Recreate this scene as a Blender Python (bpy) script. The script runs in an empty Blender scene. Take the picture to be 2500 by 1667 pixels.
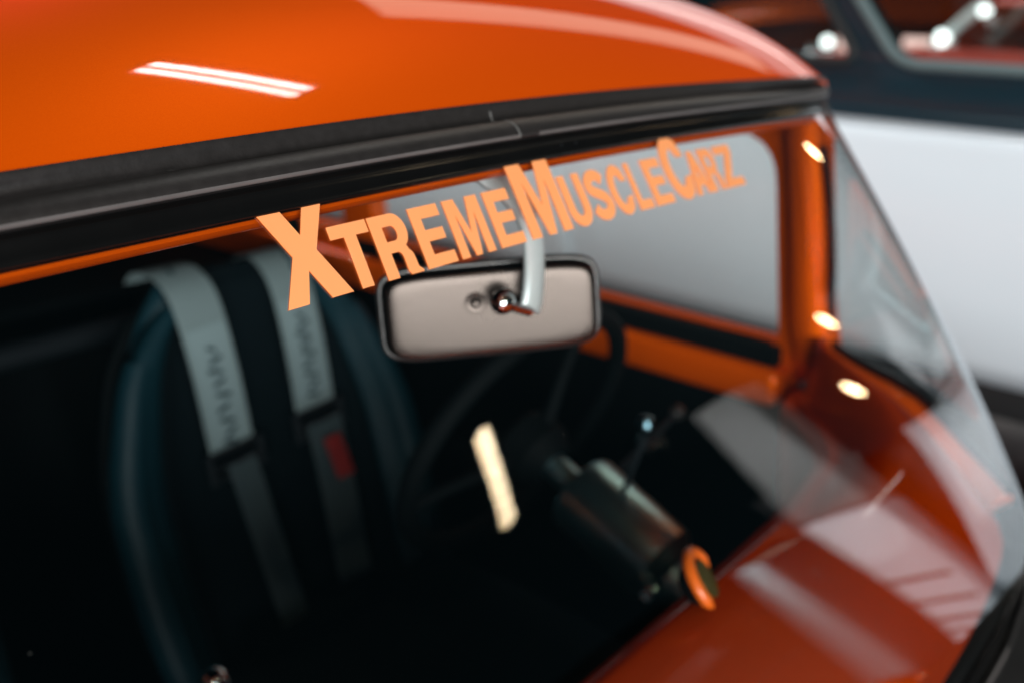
import bpy, bmesh, math, random
from mathutils import Vector, Matrix
from mathutils.geometry import delaunay_2d_cdt

random.seed(7)
SC = bpy.context.scene
COL = SC.collection
Z0 = 1.40                      # height of the windscreen header above the floor

# ------------------------------------------------------------------ camera
CAM_POS = Vector((-0.53251, -0.44188, 0.11925 + Z0))
HEAD, PITCH, ROLL = 0.701489, 0.347001, 0.019007
FOCAL = 36.0 * 2442.957 / 2500.0
def setup_camera():
    f = Vector((math.cos(HEAD)*math.cos(PITCH), math.sin(HEAD)*math.cos(PITCH), -math.sin(PITCH)))
    r0 = Vector((math.sin(HEAD), -math.cos(HEAD), 0)); u0 = r0.cross(f)
    c, s = math.cos(ROLL), math.sin(ROLL)
    r = c*r0 + s*u0; u = -s*r0 + c*u0
    cd = bpy.data.cameras.new('camera'); cam = bpy.data.objects.new('camera', cd); COL.objects.link(cam)
    m = Matrix((( r.x, u.x, -f.x, CAM_POS.x), (r.y, u.y, -f.y, CAM_POS.y), (r.z, u.z, -f.z, CAM_POS.z), (0, 0, 0, 1)))
    cam.matrix_world = m
    cd.sensor_width = 36.0; cd.lens = FOCAL; cd.clip_start = 0.02; cd.clip_end = 200
    cd.dof.use_dof = True; cd.dof.focus_distance = 0.53; cd.dof.aperture_fstop = 3.9
    SC.camera = cam
setup_camera()

# ------------------------------------------------------------------ world, lamps, exposure
W = bpy.data.worlds.new('World'); SC.world = W; W.use_nodes = True
bg = W.node_tree.nodes['Background']; bg.inputs[0].default_value = (0.25, 0.62, 0.75, 1); bg.inputs[1].default_value = 0.017
SC.view_settings.view_transform = 'Standard'; SC.view_settings.look = 'None'
SC.view_settings.exposure = 0.42; SC.view_settings.gamma = 1.0
SC.cycles.use_denoising = True; SC.cycles.use_adaptive_sampling = False
SC.cycles.max_bounces = 10; SC.cycles.transparent_max_bounces = 16
SC.cycles.sample_clamp_indirect = 6.0
SC.cycles.caustics_reflective = False; SC.cycles.caustics_refractive = False

def area(name, a, b, width, radiance, col, normal=(0, 0, -1), shape='RECTANGLE'):
    """a rectangular lamp whose long axis runs from a to b"""
    a = Vector(a); b = Vector(b); L = (b - a).length
    ld = bpy.data.lights.new(name, 'AREA'); ld.shape = shape; ld.size = L; ld.size_y = width
    ld.energy = radiance * math.pi * L * width; ld.color = col
    o = bpy.data.objects.new(name, ld); COL.objects.link(o)
    X = (b - a).normalized(); Zv = -Vector(normal); Zv = (Zv - X * Zv.dot(X)).normalized(); Y = Zv.cross(X)
    c = (a + b) / 2
    o.matrix_world = Matrix(((X.x, Y.x, Zv.x, c.x), (X.y, Y.y, Zv.y, c.y), (X.z, Y.z, Zv.z, c.z), (0, 0, 0, 1)))
    return o
CEIL = Z0 + 2.0
# twin tube straight over the roof
area('tube_lamp', (0.90, 0.86, CEIL), (1.36, 0.37, CEIL), 0.037, 32, (1.0, 0.97, 0.92))
area('tube_lamp', (0.958, 0.909, CEIL), (1.418, 0.419, CEIL), 0.037, 32, (1.0, 0.97, 0.92))
# long row of warm tubes running away over the front of the hall
area('tube_row', (5.24, -5.23, CEIL), (9.70, -10.13, CEIL), 0.035, 17, (1.0, 0.74, 0.44))
area('tube_row', (5.20, -5.11, CEIL), (9.62, -9.95, CEIL), 0.035, 21, (1.0, 0.78, 0.50))
# ceiling panel over the aisle on the driver's side
area('ceiling_panel', (2.2, 1.75, CEIL), (5.2, 0.85, CEIL), 0.62, 1.9, (1.0, 0.80, 0.62))
# high bright glazing along the wall beyond the parked vehicle
area('clerestory', (7.6, .9, Z0 + 1.9), (7.6, 6.5, Z0 + 1.9), 1.9, 1.15, (0.93, 0.98, 1.0), (-1, 0, -0.12))
for yw in (-.05,):
    area('clerestory', (7.6, yw, Z0 + 1.9), (7.6, yw + .78, Z0 + 1.9), 1.9, 1.15, (0.93, 0.98, 1.0), (-1, 0, -0.12))
# added fill above the far cars, brightens the red one
area('far_fill', (8.0, 1.0, Z0 + 2.4), (8.0, 5.5, Z0 + 2.4), 1.6, 5.0, (1.0, 0.93, 0.86), (0.25, -0.1, -1))
# added fill above the aisle, brightens the white flank behind the door window
area('aisle_fill', (1.25, 2.9, CEIL), (1.25, 6.0, CEIL), .45, 62, (0.95, 0.99, 1.0), (.62, -.12, -.78))
# three small warm lamps at the front of the hall
for px_, py_, pz_ in ((6.0, -.87, 1.45), (6.0, -3.23, 1.0), (6.0, -3.78, .46)):
    area('hall_lamp', (px_, py_-.035, Z0+pz_), (px_, py_+.035, Z0+pz_), .13, 24, (1.0, 0.66, 0.34), (-.9, .45, -.1), 'ELLIPSE')
# two small unseen lights added behind the camera for glints
area('glint_light', (-1.56, -1.5, CEIL), (-1.44, -1.5, CEIL), .12, 120, (1.0, 0.72, 0.42), (.4, .4, -1), 'ELLIPSE')
area('glint_light', (-.56, -3.0, CEIL), (-.44, -3.0, CEIL), .12, 120, (1.0, 0.80, 0.56), (.3, .6, -1), 'ELLIPSE')
# added key light behind the camera, no real window
area('key_light', (-5.2, -3.6, Z0 + .50), (-1.6, -6.6, Z0 + .50), 2.4, 13.2, (0.97, 0.99, 1.0), (0.62, 0.76, -0.12))

# ------------------------------------------------------------------ materials
def mat(name, col, rough=0.5, metal=0.0, coat=0.0, coat_rough=0.03, spec=0.5, noise=0.0, nscale=40, bump=0.0, bscale=200, emit=None, es=0, sheen=0.0):
    m = bpy.data.materials.new(name); m.use_nodes = True
    nt = m.node_tree; b = nt.nodes['Principled BSDF']
    b.inputs['Base Color'].default_value = (*col, 1); b.inputs['Roughness'].default_value = rough
    b.inputs['Metallic'].default_value = metal; b.inputs['Coat Weight'].default_value = coat
    b.inputs['Coat Roughness'].default_value = coat_rough; b.inputs['Specular IOR Level'].default_value = spec
    b.inputs['Sheen Weight'].default_value = sheen
    tc = nt.nodes.new('ShaderNodeTexCoord')
    if noise:
        n = nt.nodes.new('ShaderNodeTexNoise'); n.inputs['Scale'].default_value = nscale; n.inputs['Detail'].default_value = 5
        nt.links.new(tc.outputs['Object'], n.inputs['Vector'])
        mx = nt.nodes.new('ShaderNodeMix'); mx.data_type = 'RGBA'
        mx.inputs[6].default_value = (*[c*(1-noise) for c in col], 1); mx.inputs[7].default_value = (*[min(1, c*(1+noise)) for c in col], 1)
        nt.links.new(n.outputs['Fac'], mx.inputs[0]); nt.links.new(mx.outputs[2], b.inputs['Base Color'])
        mr = nt.nodes.new('ShaderNodeMapRange'); mr.inputs[3].default_value = max(0, rough-.06); mr.inputs[4].default_value = rough+.06
        nt.links.new(n.outputs['Fac'], mr.inputs[0]); nt.links.new(mr.outputs[0], b.inputs['Roughness'])
    if bump:
        n2 = nt.nodes.new('ShaderNodeTexNoise'); n2.inputs['Scale'].default_value = bscale; n2.inputs['Detail'].default_value = 3
        nt.links.new(tc.outputs['Object'], n2.inputs['Vector'])
        bp = nt.nodes.new('ShaderNodeBump'); bp.inputs['Strength'].default_value = bump; bp.inputs['Distance'].default_value = 0.002
        nt.links.new(n2.outputs['Fac'], bp.inputs['Height']); nt.links.new(bp.outputs[0], b.inputs['Normal'])
    if emit:
        b.inputs['Emission Color'].default_value = (*emit, 1); b.inputs['Emission Strength'].default_value = es
    return m

def paint_material(name='candy_orange_paint', k=1.0, kg=1.0):
    """candy orange: metal-flake layer over a deep red ground under clear lacquer"""
    m = bpy.data.materials.new(name); m.use_nodes = True; nt = m.node_tree
    b = nt.nodes['Principled BSDF']; out = nt.nodes['Material Output']
    tc = nt.nodes.new('ShaderNodeTexCoord')
    fl = nt.nodes.new('ShaderNodeTexVoronoi'); fl.inputs['Scale'].default_value = 2600
    nt.links.new(tc.outputs['Object'], fl.inputs['Vector'])
    mx = nt.nodes.new('ShaderNodeMix'); mx.data_type = 'RGBA'
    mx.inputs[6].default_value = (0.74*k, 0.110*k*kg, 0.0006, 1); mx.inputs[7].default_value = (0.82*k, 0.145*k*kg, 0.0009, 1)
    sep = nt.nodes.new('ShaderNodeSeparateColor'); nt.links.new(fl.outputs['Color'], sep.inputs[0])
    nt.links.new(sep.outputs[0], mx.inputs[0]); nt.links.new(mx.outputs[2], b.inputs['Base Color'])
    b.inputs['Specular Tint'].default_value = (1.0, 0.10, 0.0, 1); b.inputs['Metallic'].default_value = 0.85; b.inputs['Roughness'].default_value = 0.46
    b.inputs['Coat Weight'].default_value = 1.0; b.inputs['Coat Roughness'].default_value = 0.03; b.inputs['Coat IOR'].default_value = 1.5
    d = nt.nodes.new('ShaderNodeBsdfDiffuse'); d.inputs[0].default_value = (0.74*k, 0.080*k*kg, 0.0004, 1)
    ms = nt.nodes.new('ShaderNodeMixShader'); ms.inputs[0].default_value = 0.50
    nt.links.new(b.outputs[0], ms.inputs[1]); nt.links.new(d.outputs[0], ms.inputs[2]); nt.links.new(ms.outputs[0], out.inputs[0])
    n2 = nt.nodes.new('ShaderNodeTexNoise'); n2.inputs['Scale'].default_value = 55; n2.inputs['Detail'].default_value = 1
    nt.links.new(tc.outputs['Object'], n2.inputs['Vector'])
    bp = nt.nodes.new('ShaderNodeBump'); bp.inputs['Strength'].default_value = 0.002; bp.inputs['Distance'].default_value = 0.002
    nt.links.new(n2.outputs['Fac'], bp.inputs['Height']); nt.links.new(bp.outputs[0], b.inputs['Coat Normal'])
    return m

def glass_material(name, tint=(1, 1, 1), gain=1.0):
    """a thin pane: both faces reflect by Fresnel, the rest passes straight through"""
    m = bpy.data.materials.new(name); m.use_nodes = True; nt = m.node_tree
    nt.nodes.remove(nt.nodes['Principled BSDF']); out = nt.nodes['Material Output']
    fr = nt.nodes.new('ShaderNodeFresnel')
    ge = nt.nodes.new('ShaderNodeNewGeometry')
    io = nt.nodes.new('ShaderNodeMapRange'); io.inputs[3].default_value = 1.52; io.inputs[4].default_value = 1/1.52   # same pane from either face
    nt.links.new(ge.outputs['Backfacing'], io.inputs[0]); nt.links.new(io.outputs[0], fr.inputs[0])
    a = nt.nodes.new('ShaderNodeMath'); a.operation = 'MULTIPLY'; a.inputs[1].default_value = 2.0 * gain
    b = nt.nodes.new('ShaderNodeMath'); b.operation = 'ADD'; b.inputs[1].default_value = 1.0
    c = nt.nodes.new('ShaderNodeMath'); c.operation = 'DIVIDE'; c.use_clamp = True
    nt.links.new(fr.outputs[0], a.inputs[0]); nt.links.new(fr.outputs[0], b.inputs[0])
    nt.links.new(a.outputs[0], c.inputs[0]); nt.links.new(b.outputs[0], c.inputs[1])
    t = nt.nodes.new('ShaderNodeBsdfTransparent'); t.inputs[0].default_value = (*tint, 1)
    g = nt.nodes.new('ShaderNodeBsdfGlossy'); g.inputs['Roughness'].default_value = 0.012; g.inputs[0].default_value = (0.96, 0.98, 1, 1)
    mx = nt.nodes.new('ShaderNodeMixShader')
    nt.links.new(c.outputs[0], mx.inputs[0]); nt.links.new(t.outputs[0], mx.inputs[1]); nt.links.new(g.outputs[0], mx.inputs[2])
    nt.links.new(mx.outputs[0], out.inputs[0])
    return m

M = dict(
    paint=paint_material('candy_orange_paint', 1.15),
    dash_shaded=paint_material('shaded_orange_dash_paint', .58, .66),  # body paint darkened, shade put into the colour of the dash
    glass=glass_material('windscreen_glass', (0.94, 0.97, 0.96), 1.25),
    side_glass=glass_material('side_glass', (0.95, 0.97, 0.96)),
    van_glass=glass_material('van_glass', (0.55, 0.66, 0.66)),
    rubber=mat('satin_black_rubber', (0.0135, 0.012, 0.0118), 0.48, noise=.35, nscale=140, bump=.08, bscale=500),
    cowl=mat('satin_black_cowl', (0.006, 0.006, 0.006), 0.5, noise=.2, nscale=20),
    ridge_highlight=mat('painted_ridge_highlight', (0.10, 0.092, 0.090), 0.4, noise=.3, nscale=25),  # pale strip: highlight of the seal ridge painted into the rubber
    lip=mat('gloss_black_rubber', (0.004, 0.004, 0.004), 0.16, noise=.3, nscale=30),
    vinyl_letter=mat('orange_vinyl', (0.98, 0.36, 0.13), 0.45, coat=.8, coat_rough=.02, noise=.05, nscale=18),
    letter_edge=mat('orange_vinyl_edge', (0.9, 0.16, 0.02), 0.5),
    black=mat('black_interior_trim', (0.0012, 0.0022, 0.0026), 0.75, spec=.10, noise=.4, nscale=25, bump=.2, bscale=300),
    teal_vinyl=mat('dark_teal_vinyl', (0.003, 0.026, 0.036), 0.5, spec=.25, noise=.2, nscale=30, bump=.3, bscale=350),
    black_cloth=mat('black_seat_cloth', (0.0022, 0.0060, 0.0080), 0.85, spec=.12, noise=.4, nscale=120, bump=.4, bscale=600),
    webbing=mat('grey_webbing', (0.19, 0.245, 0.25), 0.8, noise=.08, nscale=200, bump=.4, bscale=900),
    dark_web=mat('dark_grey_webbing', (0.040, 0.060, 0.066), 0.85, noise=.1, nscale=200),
    web_patch=mat('pale_woven_label', (0.23, 0.30, 0.31), 0.7),
    ink=mat('dark_print', (0.012, 0.03, 0.04), 0.7),
    buckle=mat('dark_buckle_steel', (0.025, 0.03, 0.035), 0.4, metal=.6),
    red_tag=mat('dark_red_cloth_tag', (0.24, 0.010, 0.008), 0.7),
    mirror_back=mat('satin_grey_mirror_back', (0.072, 0.055, 0.048), 0.26, metal=.9, noise=.06, nscale=15),
    rim=mat('pale_chrome_rim', (0.10, 0.092, 0.09), 0.35, metal=.8),
    chrome=mat('chrome', (0.80, 0.82, 0.83), 0.08, metal=1),
    satin_chrome=mat('satin_chrome_arm', (0.72, 0.76, 0.755), 0.35, metal=.2),
    column=mat('grey_enamel_column', (0.52, 0.86, 0.98), 0.30, metal=1.0, noise=.1, nscale=20),
    bright_ring=mat('orange_enamel_ring', (0.95, 0.16, 0.01), 0.4, coat=.5),
    blue_knob=mat('dull_blue_steel_knob', (0.10, 0.17, 0.20), 0.22, metal=1.0),
    gauge=mat('olive_gauge_face', (0.055, 0.05, 0.005), 0.5),
    van_white=mat('white_van_paint', (0.74, 0.81, 0.86), 0.35, coat=.5, noise=.02, nscale=3),
    post_dim=mat('dimmed_post_grey', (0.33, 0.33, 0.31), 0.4, noise=.15, nscale=4),  # upper post toned down to weaken its reflection
    van_dark=mat('dark_teal_van_paint', (0.004, 0.026, 0.038), 0.3, coat=.3, noise=.15, nscale=3),
    van_under=mat('black_underbody', (0.008, 0.009, 0.010), 0.7, noise=.3, nscale=10),
    trim=mat('dull_grey_window_trim', (0.20, 0.29, 0.30), 0.35, metal=.4),
    red=mat('red_car_paint', (0.60, 0.060, 0.035), 0.3, coat=.6, noise=.05, nscale=4),
    far_dark=mat('dark_green_car_paint', (0.006, 0.018, 0.020), 0.25, coat=.6, noise=.1, nscale=4),
    pale_pillar=mat('pale_grey_pillar', (0.45, 0.50, 0.50), 0.4),
    lamp_glint=mat('lit_lamp_and_glint', (0.9, 0.9, 0.9), 0.3, emit=(1, 0.97, 0.93), es=3.6),  # headlights, also the glow painted for pillar glints
    pink_lens=mat('pink_lamp_lens', (0.75, 0.38, 0.34), 0.35, emit=(1.0, 0.62, 0.55), es=1.2),
    tyre=mat('tyre_rubber', (0.012, 0.012, 0.012), 0.75, noise=.3, nscale=30),
    wheel=mat('steel_wheel', (0.35, 0.36, 0.36), 0.35, metal=.8),
    floor=mat('grey_sealed_floor', (0.026, 0.031, 0.034), 0.42, noise=.35, nscale=2.2, bump=.05, bscale=30),
)

# ------------------------------------------------------------------ mesh helpers
def link(name, verts, faces, m, parent=None, smooth=True, mats=None, fm=None, auto=None):
    me = bpy.data.meshes.new(name); me.from_pydata([tuple(v) for v in verts], [], faces)
    for mm in (mats or [m]): me.materials.append(mm)
    if fm:
        for p, k in zip(me.polygons, fm): p.material_index = k
    if smooth: me.polygons.foreach_set('use_smooth', [True]*len(me.polygons))
    me.update()
    if auto is not None and smooth:
        bm = bmesh.new(); bm.from_mesh(me); bmesh.ops.recalc_face_normals(bm, faces=bm.faces[:])
        for e in bm.edges:
            if len(e.link_faces) == 2 and e.calc_face_angle(0) > auto: e.smooth = False
        bm.to_mesh(me); bm.free()
    o = bpy.data.objects.new(name, me); COL.objects.link(o)
    if parent: o.parent = parent
    return o

def thing(name, label, cat, loc=(0, 0, 0), group=None):
    o = bpy.data.objects.new(name, None); COL.objects.link(o); o.location = loc; o.empty_display_size = .1
    o['label'] = label; o['category'] = cat
    if group: o['group'] = group
    bpy.context.view_layer.update()
    return o

def adopt(o, parent):
    """keep world coordinates of the mesh while parented to an empty at parent.location"""
    o.parent = parent
    loc = parent.matrix_world.translation
    o.matrix_parent_inverse = Matrix.Translation(-loc)
    return o

def grid(name, f, us, vs, m, parent, thick=0.0, closeu=False, auto=None):
    V = [f(u, v) for v in vs for u in us]; nu, nv = len(us), len(vs); F = []
    for j in range(nv-1):
        for i in range(nu if closeu else nu-1):
            a = j*nu+i; b = j*nu+(i+1) % nu
            F.append((a, b, b+nu, a+nu))
    o = link(name, V, F, m, parent, auto=auto)
    if thick:
        md = o.modifiers.new('thick', 'SOLIDIFY'); md.thickness = thick; md.offset = -1 if thick > 0 else 1
    return o

def sweep(name, path, frames, profile, m, parent, closed=False, mats=None, seg_mat=None, close_prof=False, caps=True, auto=math.radians(50)):
    """profile points (e, n) swept along path; frames give the e and n axis at each point"""
    n = len(profile(0) if callable(profile) else profile); V = []; F = []; fm = []
    for i, (P, (e, nn)) in enumerate(zip(path, frames)):
        for a, b in (profile(i) if callable(profile) else profile): V.append(P + e*a + nn*b)
    L = len(path)
    for i in range(L if closed else L-1):
        i2 = (i+1) % L
        for k in range(n if close_prof else n-1):
            k2 = (k+1) % n
            F.append((i*n+k, i*n+k2, i2*n+k2, i2*n+k)); fm.append(seg_mat[k] if seg_mat else 0)
    if caps and not closed and close_prof:
        F.append(tuple(range(n))); F.append(tuple((L-1)*n+k for k in reversed(range(n)))); fm += [0, 0]
    return link(name, V, F, m, parent, mats=mats, fm=fm, auto=auto)

def tube(name, pts, r, m, parent, seg=14, closed=False):
    """round tube through pts; r a number or list"""
    pts = [Vector(p) for p in pts]; n = len(pts); rs = r if isinstance(r, (list, tuple)) else [r]*n
    V = []; F = []; prev = None
    for i, p in enumerate(pts):
        t = (pts[(i+1) % n] - pts[i-1]) if closed else (pts[min(i+1, n-1)] - pts[max(i-1, 0)])
        t.normalize()
        a = prev if prev else (Vector((0, 0, 1)) if abs(t.z) < .9 else Vector((1, 0, 0)))
        a = (a - t*a.dot(t)).normalized(); b = t.cross(a); prev = a
        for k in range(seg):
            w = 2*math.pi*k/seg; V.append(p + (a*math.cos(w) + b*math.sin(w))*rs[i])
    for i in range(n if closed else n-1):
        for k in range(seg):
            k2 = (k+1) % seg; i2 = (i+1) % n
            F.append((i*seg+k, i*seg+k2, i2*seg+k2, i2*seg+k))
    if not closed: F += [tuple(reversed(range(seg))), tuple((n-1)*seg+k for k in range(seg))]
    return link(name, V, F, m, parent, auto=math.radians(40))

def lathe(name, c, axis, prof, m, parent, seg=32):
    """prof: (distance along axis, radius)"""
    axis = Vector(axis).normalized(); a = axis.orthogonal().normalized(); b = axis.cross(a); c = Vector(c)
    V = []; F = []
    for d, r in prof:
        for k in range(seg):
            w = 2*math.pi*k/seg; V.append(c + axis*d + (a*math.cos(w)+b*math.sin(w))*max(r, 1e-5))
    for j in range(len(prof)-1):
        for k in range(seg):
            k2 = (k+1) % seg; F.append((j*seg+k, j*seg+k2, (j+1)*seg+k2, (j+1)*seg+k))
    F += [tuple(reversed(range(seg))), tuple((len(prof)-1)*seg+k for k in range(seg))]
    return link(name, V, F, m, parent, auto=math.radians(35))

def box(name, lo, hi, m, parent, bevel=0.004, seg=2):
    bm = bmesh.new(); bmesh.ops.create_cube(bm, size=1)
    for v in bm.verts:
        v.co = Vector([(lo[k]+hi[k])/2 + v.co[k]*(hi[k]-lo[k]) for k in range(3)])
    if bevel: bmesh.ops.bevel(bm, geom=bm.edges[:], offset=bevel, segments=seg, affect='EDGES', profile=.5)
    me = bpy.data.meshes.new(name); bm.to_mesh(me); bm.free(); me.materials.append(m)
    me.polygons.foreach_set('use_smooth', [True]*len(me.polygons))
    o = bpy.data.objects.new(name, me); COL.objects.link(o)
    if parent: o.parent = parent
    return o

def smoothstep(t): t = max(0, min(1, t)); return t*t*(3-2*t)

def plate(name, outline, x0, x1, m, parent, holes=(), bevel=0.0):
    """(y, z) outline with holes extruded from x0 to x1"""
    pts = []; edges = []; 
    for loop in (outline,)+tuple(holes):
        s = len(pts); pts += [Vector((p[0], p[1])) for p in loop]; n = len(loop)
        edges += [(s+i, s+(i+1) % n) for i in range(n)]
    v, e, f, *_ = delaunay_2d_cdt(pts, edges, [], 0, 1e-6)
    def inside(p, poly):
        c = False; n = len(poly)
        for i in range(n):
            a, b = poly[i], poly[(i+1) % n]
            if (a[1] > p.y) != (b[1] > p.y) and p.x < (b[0]-a[0])*(p.y-a[1])/(b[1]-a[1])+a[0]: c = not c
        return c
    keep = []
    for t in f:
        c = (v[t[0]]+v[t[1]]+v[t[2]])/3
        if inside(c, outline) and not any(inside(c, h) for h in holes): keep.append(t)
    N = len(v)
    V = [(x0, p.x, p.y) for p in v] + [(x1, p.x, p.y) for p in v]
    F = [tuple(t) for t in keep] + [tuple(k+N for k in reversed(t)) for t in keep]
    cnt = {}
    for t in keep:
        for i in range(3):
            a, b = t[i], t[(i+1) % 3]; cnt[(a, b)] = cnt.get((a, b), 0)+1
    for (a, b) in cnt:
        if (b, a) not in cnt: F.append((b, a, a+N, b+N))
    o = link(name, V, F, m, parent, smooth=False)
    bm = bmesh.new(); bm.from_mesh(o.data); bmesh.ops.recalc_face_normals(bm, faces=bm.faces[:])
    bmesh.ops.dissolve_limit(bm, angle_limit=.01, verts=bm.verts[:], edges=bm.edges[:])
    bm.to_mesh(o.data); bm.free()
    if bevel:
        md = o.modifiers.new('bev', 'BEVEL'); md.width = bevel; md.segments = 3; md.limit_method = 'ANGLE'
        o.data.polygons.foreach_set('use_smooth', [True]*len(o.data.polygons))
    return o

def rounded(poly, r, seg=6):
    """round the corners of a polygon; r a number or a list"""
    out = []; n = len(poly)
    for i in range(n):
        p = Vector(poly[i]); a = Vector(poly[i-1]); b = Vector(poly[(i+1) % n]); rr = r[i] if isinstance(r, (list, tuple)) else r
        da = (a-p).normalized(); db = (b-p).normalized(); rr = min(rr, (a-p).length*.49, (b-p).length*.49)
        p0 = p+da*rr; p1 = p+db*rr
        for k in range(seg+1):
            t = k/seg; out.append(tuple((1-t)**2*p0+2*t*(1-t)*p+t*t*p1))
    return out

# ------------------------------------------------------------------ setting
fl = link('floor', [(-14, -14, 0), (16, -14, 0), (16, 14, 0), (-14, 14, 0)], [(0, 1, 2, 3)], M['floor'], smooth=False)
fl['kind'] = 'structure'

# ------------------------------------------------------------------ THE ORANGE CAR
car = thing('orange_car', 'glossy orange classic car with wraparound windscreen and orange lettering', 'car')
A2, B2, C4 = -0.022857, 0.041612, 0.320799
TH, AL, BE, WR, KH = 0.557544, 0.240645, -0.576852, 0.535236, -0.2174
def top(x): return Vector((x, A2*x*x + C4*x**4, -B2*x*x + Z0))
def S(x, h):
    g = Vector((AL*x, -math.sin(TH)+BE*x*x, -math.cos(TH))).normalized()
    P = top(x) + g*h
    t = max(0, abs(x)-.50)/.16
    P.y += (.03+WR*h)*t**2.2 - KH*h*h
    return P
def SN(x, h):
    e = 1e-4
    n = (S(x+e, h)-S(x-e, h)).cross(S(x, h+e)-S(x, h-e)).normalized()
    return n if n.y < 0 else -n
XE = 0.66
def hb(x): return .635-.175*(min(abs(x), XE)/XE)**3

# windscreen: one curved pane
us = [-XE+2*XE*i/288 for i in range(289)]
wind = grid('windscreen', lambda u, v: S(u, -.012+v*(hb(u)+.024)), us, [j/132 for j in range(133)], M['glass'], car)
wind['label'] = 'curved wraparound windscreen with orange lettering along its top'

# vinyl lettering ------------------------------------------------------------
def arc(cx, cy, rx, ry, a0, a1, n):
    return [(cx+rx*math.cos(math.radians(a0+(a1-a0)*i/n)), cy+ry*math.sin(math.radians(a0+(a1-a0)*i/n))) for i in range(n+1)]
def glyph(ch):
    """outline loops in a unit box, y up"""
    if ch == 'X':
        return [[(0, 1), (.34, 1), (.52, .70), (.70, 1), (1, 1), (.68, .52), (1.0, 0), (.66, 0), (.46, .33), (.30, 0), (-.02, 0), (.30, .50)]]
    if ch == 'T':
        return [[(0, 1), (1, 1), (1, .80), (.655, .80), (.655, 0), (.345, 0), (.345, .80), (0, .80)]]
    if ch == 'E':
        return [[(0, 1), (.96, 1), (.96, .80), (.33, .80), (.33, .61), (.90, .61), (.90, .42), (.33, .42), (.33, .20), (1, .20), (1, 0), (0, 0)]]
    if ch == 'L':
        return [[(0, 1), (.34, 1), (.34, .20), (1, .20), (1, 0), (0, 0)]]
    if ch == 'M':
        return [[(0, 1), (.33, 1), (.50, .40), (.67, 1), (1, 1), (1, 0), (.77, 0), (.77, .74), (.585, 0), (.415, 0), (.23, .74), (.23, 0), (0, 0)]]
    if ch == 'R':
        o = [(0, 0), (0, 1), (.60, 1)] + arc(.62, .715, .32, .285, 88, -62, 12) + [(.80, .42)] + arc(.70, .24, .20, .18, 60, 0, 5) + [(.905, .10), (1.0, .03), (1.0, 0), (.66, 0), (.60, .06), (.60, .26)] + arc(.50, .29, .10, .10, 0, 90, 4) + [(.31, .39), (.31, 0)]
        h = [(.31, .81), (.31, .57), (.52, .57)] + arc(.53, .69, .12, .12, -80, 80, 8) + [(.52, .81)]
        return [o, h]
    if ch == 'A':
        return [[(.36, 1), (.64, 1), (1, 0), (.70, 0), (.635, .20), (.365, .20), (.30, 0), (0, 0)], [(.43, .40), (.57, .40), (.50, .66)]]
    if ch == 'Z':
        return [[(.04, 1), (.98, 1), (.98, .82), (.40, .20), (1, .20), (1, 0), (0, 0), (0, .18), (.58, .80), (.04, .80)]]
    if ch == 'U':
        return [[(0, 1), (.32, 1), (.32, .38)] + arc(.5, .36, .18, .17, 180, 360, 8) + [(.68, 1), (1, 1), (1, .38)] + arc(.5, .36, .5, .38, 0, -180, 14)]
    if ch == 'C':
        o = arc(.52, .5, .52, .52, 38, 322, 26)
        i = arc(.54, .5, .24, .31, 312, 48, 20)
        return [[(.96, .66)] + o[1:-1] + [(.985, .36), (.69, .33)] + i[3:-3] + [(.69, .66)]]
    if ch == 'S':
        c = [(.84, .76), (.72, .86), (.50, .895), (.28, .85), (.17, .73), (.24, .61), (.50, .52), (.76, .42), (.84, .27), (.72, .14), (.48, .095), (.25, .15), (.14, .27)]
        # thicken a smooth centre line
        P = []
        for i in range(len(c)-1):
            p0 = Vector(c[max(i-1, 0)]); p1 = Vector(c[i]); p2 = Vector(c[i+1]); p3 = Vector(c[min(i+2, len(c)-1)])
            for k in range(3):
                t = k/3; P.append(.5*((2*p1)+(-p0+p2)*t+(2*p0-5*p1+4*p2-p3)*t*t+(-p0+3*p1-3*p2+p3)*t**3))
        P.append(Vector(c[-1])); Lf = []; Rt = []
        for i, p in enumerate(P):
            t = (P[min(i+1, len(P)-1)]-P[max(i-1, 0)]).normalized(); nn = Vector((-t.y, t.x))
            Lf.append((p.x+nn.x*.165, p.y+nn.y*.112)); Rt.append((p.x-nn.x*.165, p.y-nn.y*.112))
        return [Lf + Rt[::-1]]
HB, H_CAP, H_SM = .0538, -.0009, .0146
WORD = [('X', -.2237, -.1797, 1), ('T', -.1828, -.1545, 0), ('R', -.1532, -.1247, 0), ('E', -.1208, -.0951, 0), ('M', -.0911, -.0597, 0), ('E', -.0541, -.0292, 0),
        ('M', -.0228, .0217, 1), ('U', .0243, .0492, 0), ('S', .0515, .0768, 0), ('C', .0785, .1035, 0), ('L', .1060, .1245, 0), ('E', .1285, .1540, 0),
        ('C', .1565, .1925, 1), ('A', .1885, .2145, 0), ('R', .2135, .2370, 0), ('Z', .2380, .2680, 0)]
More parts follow.
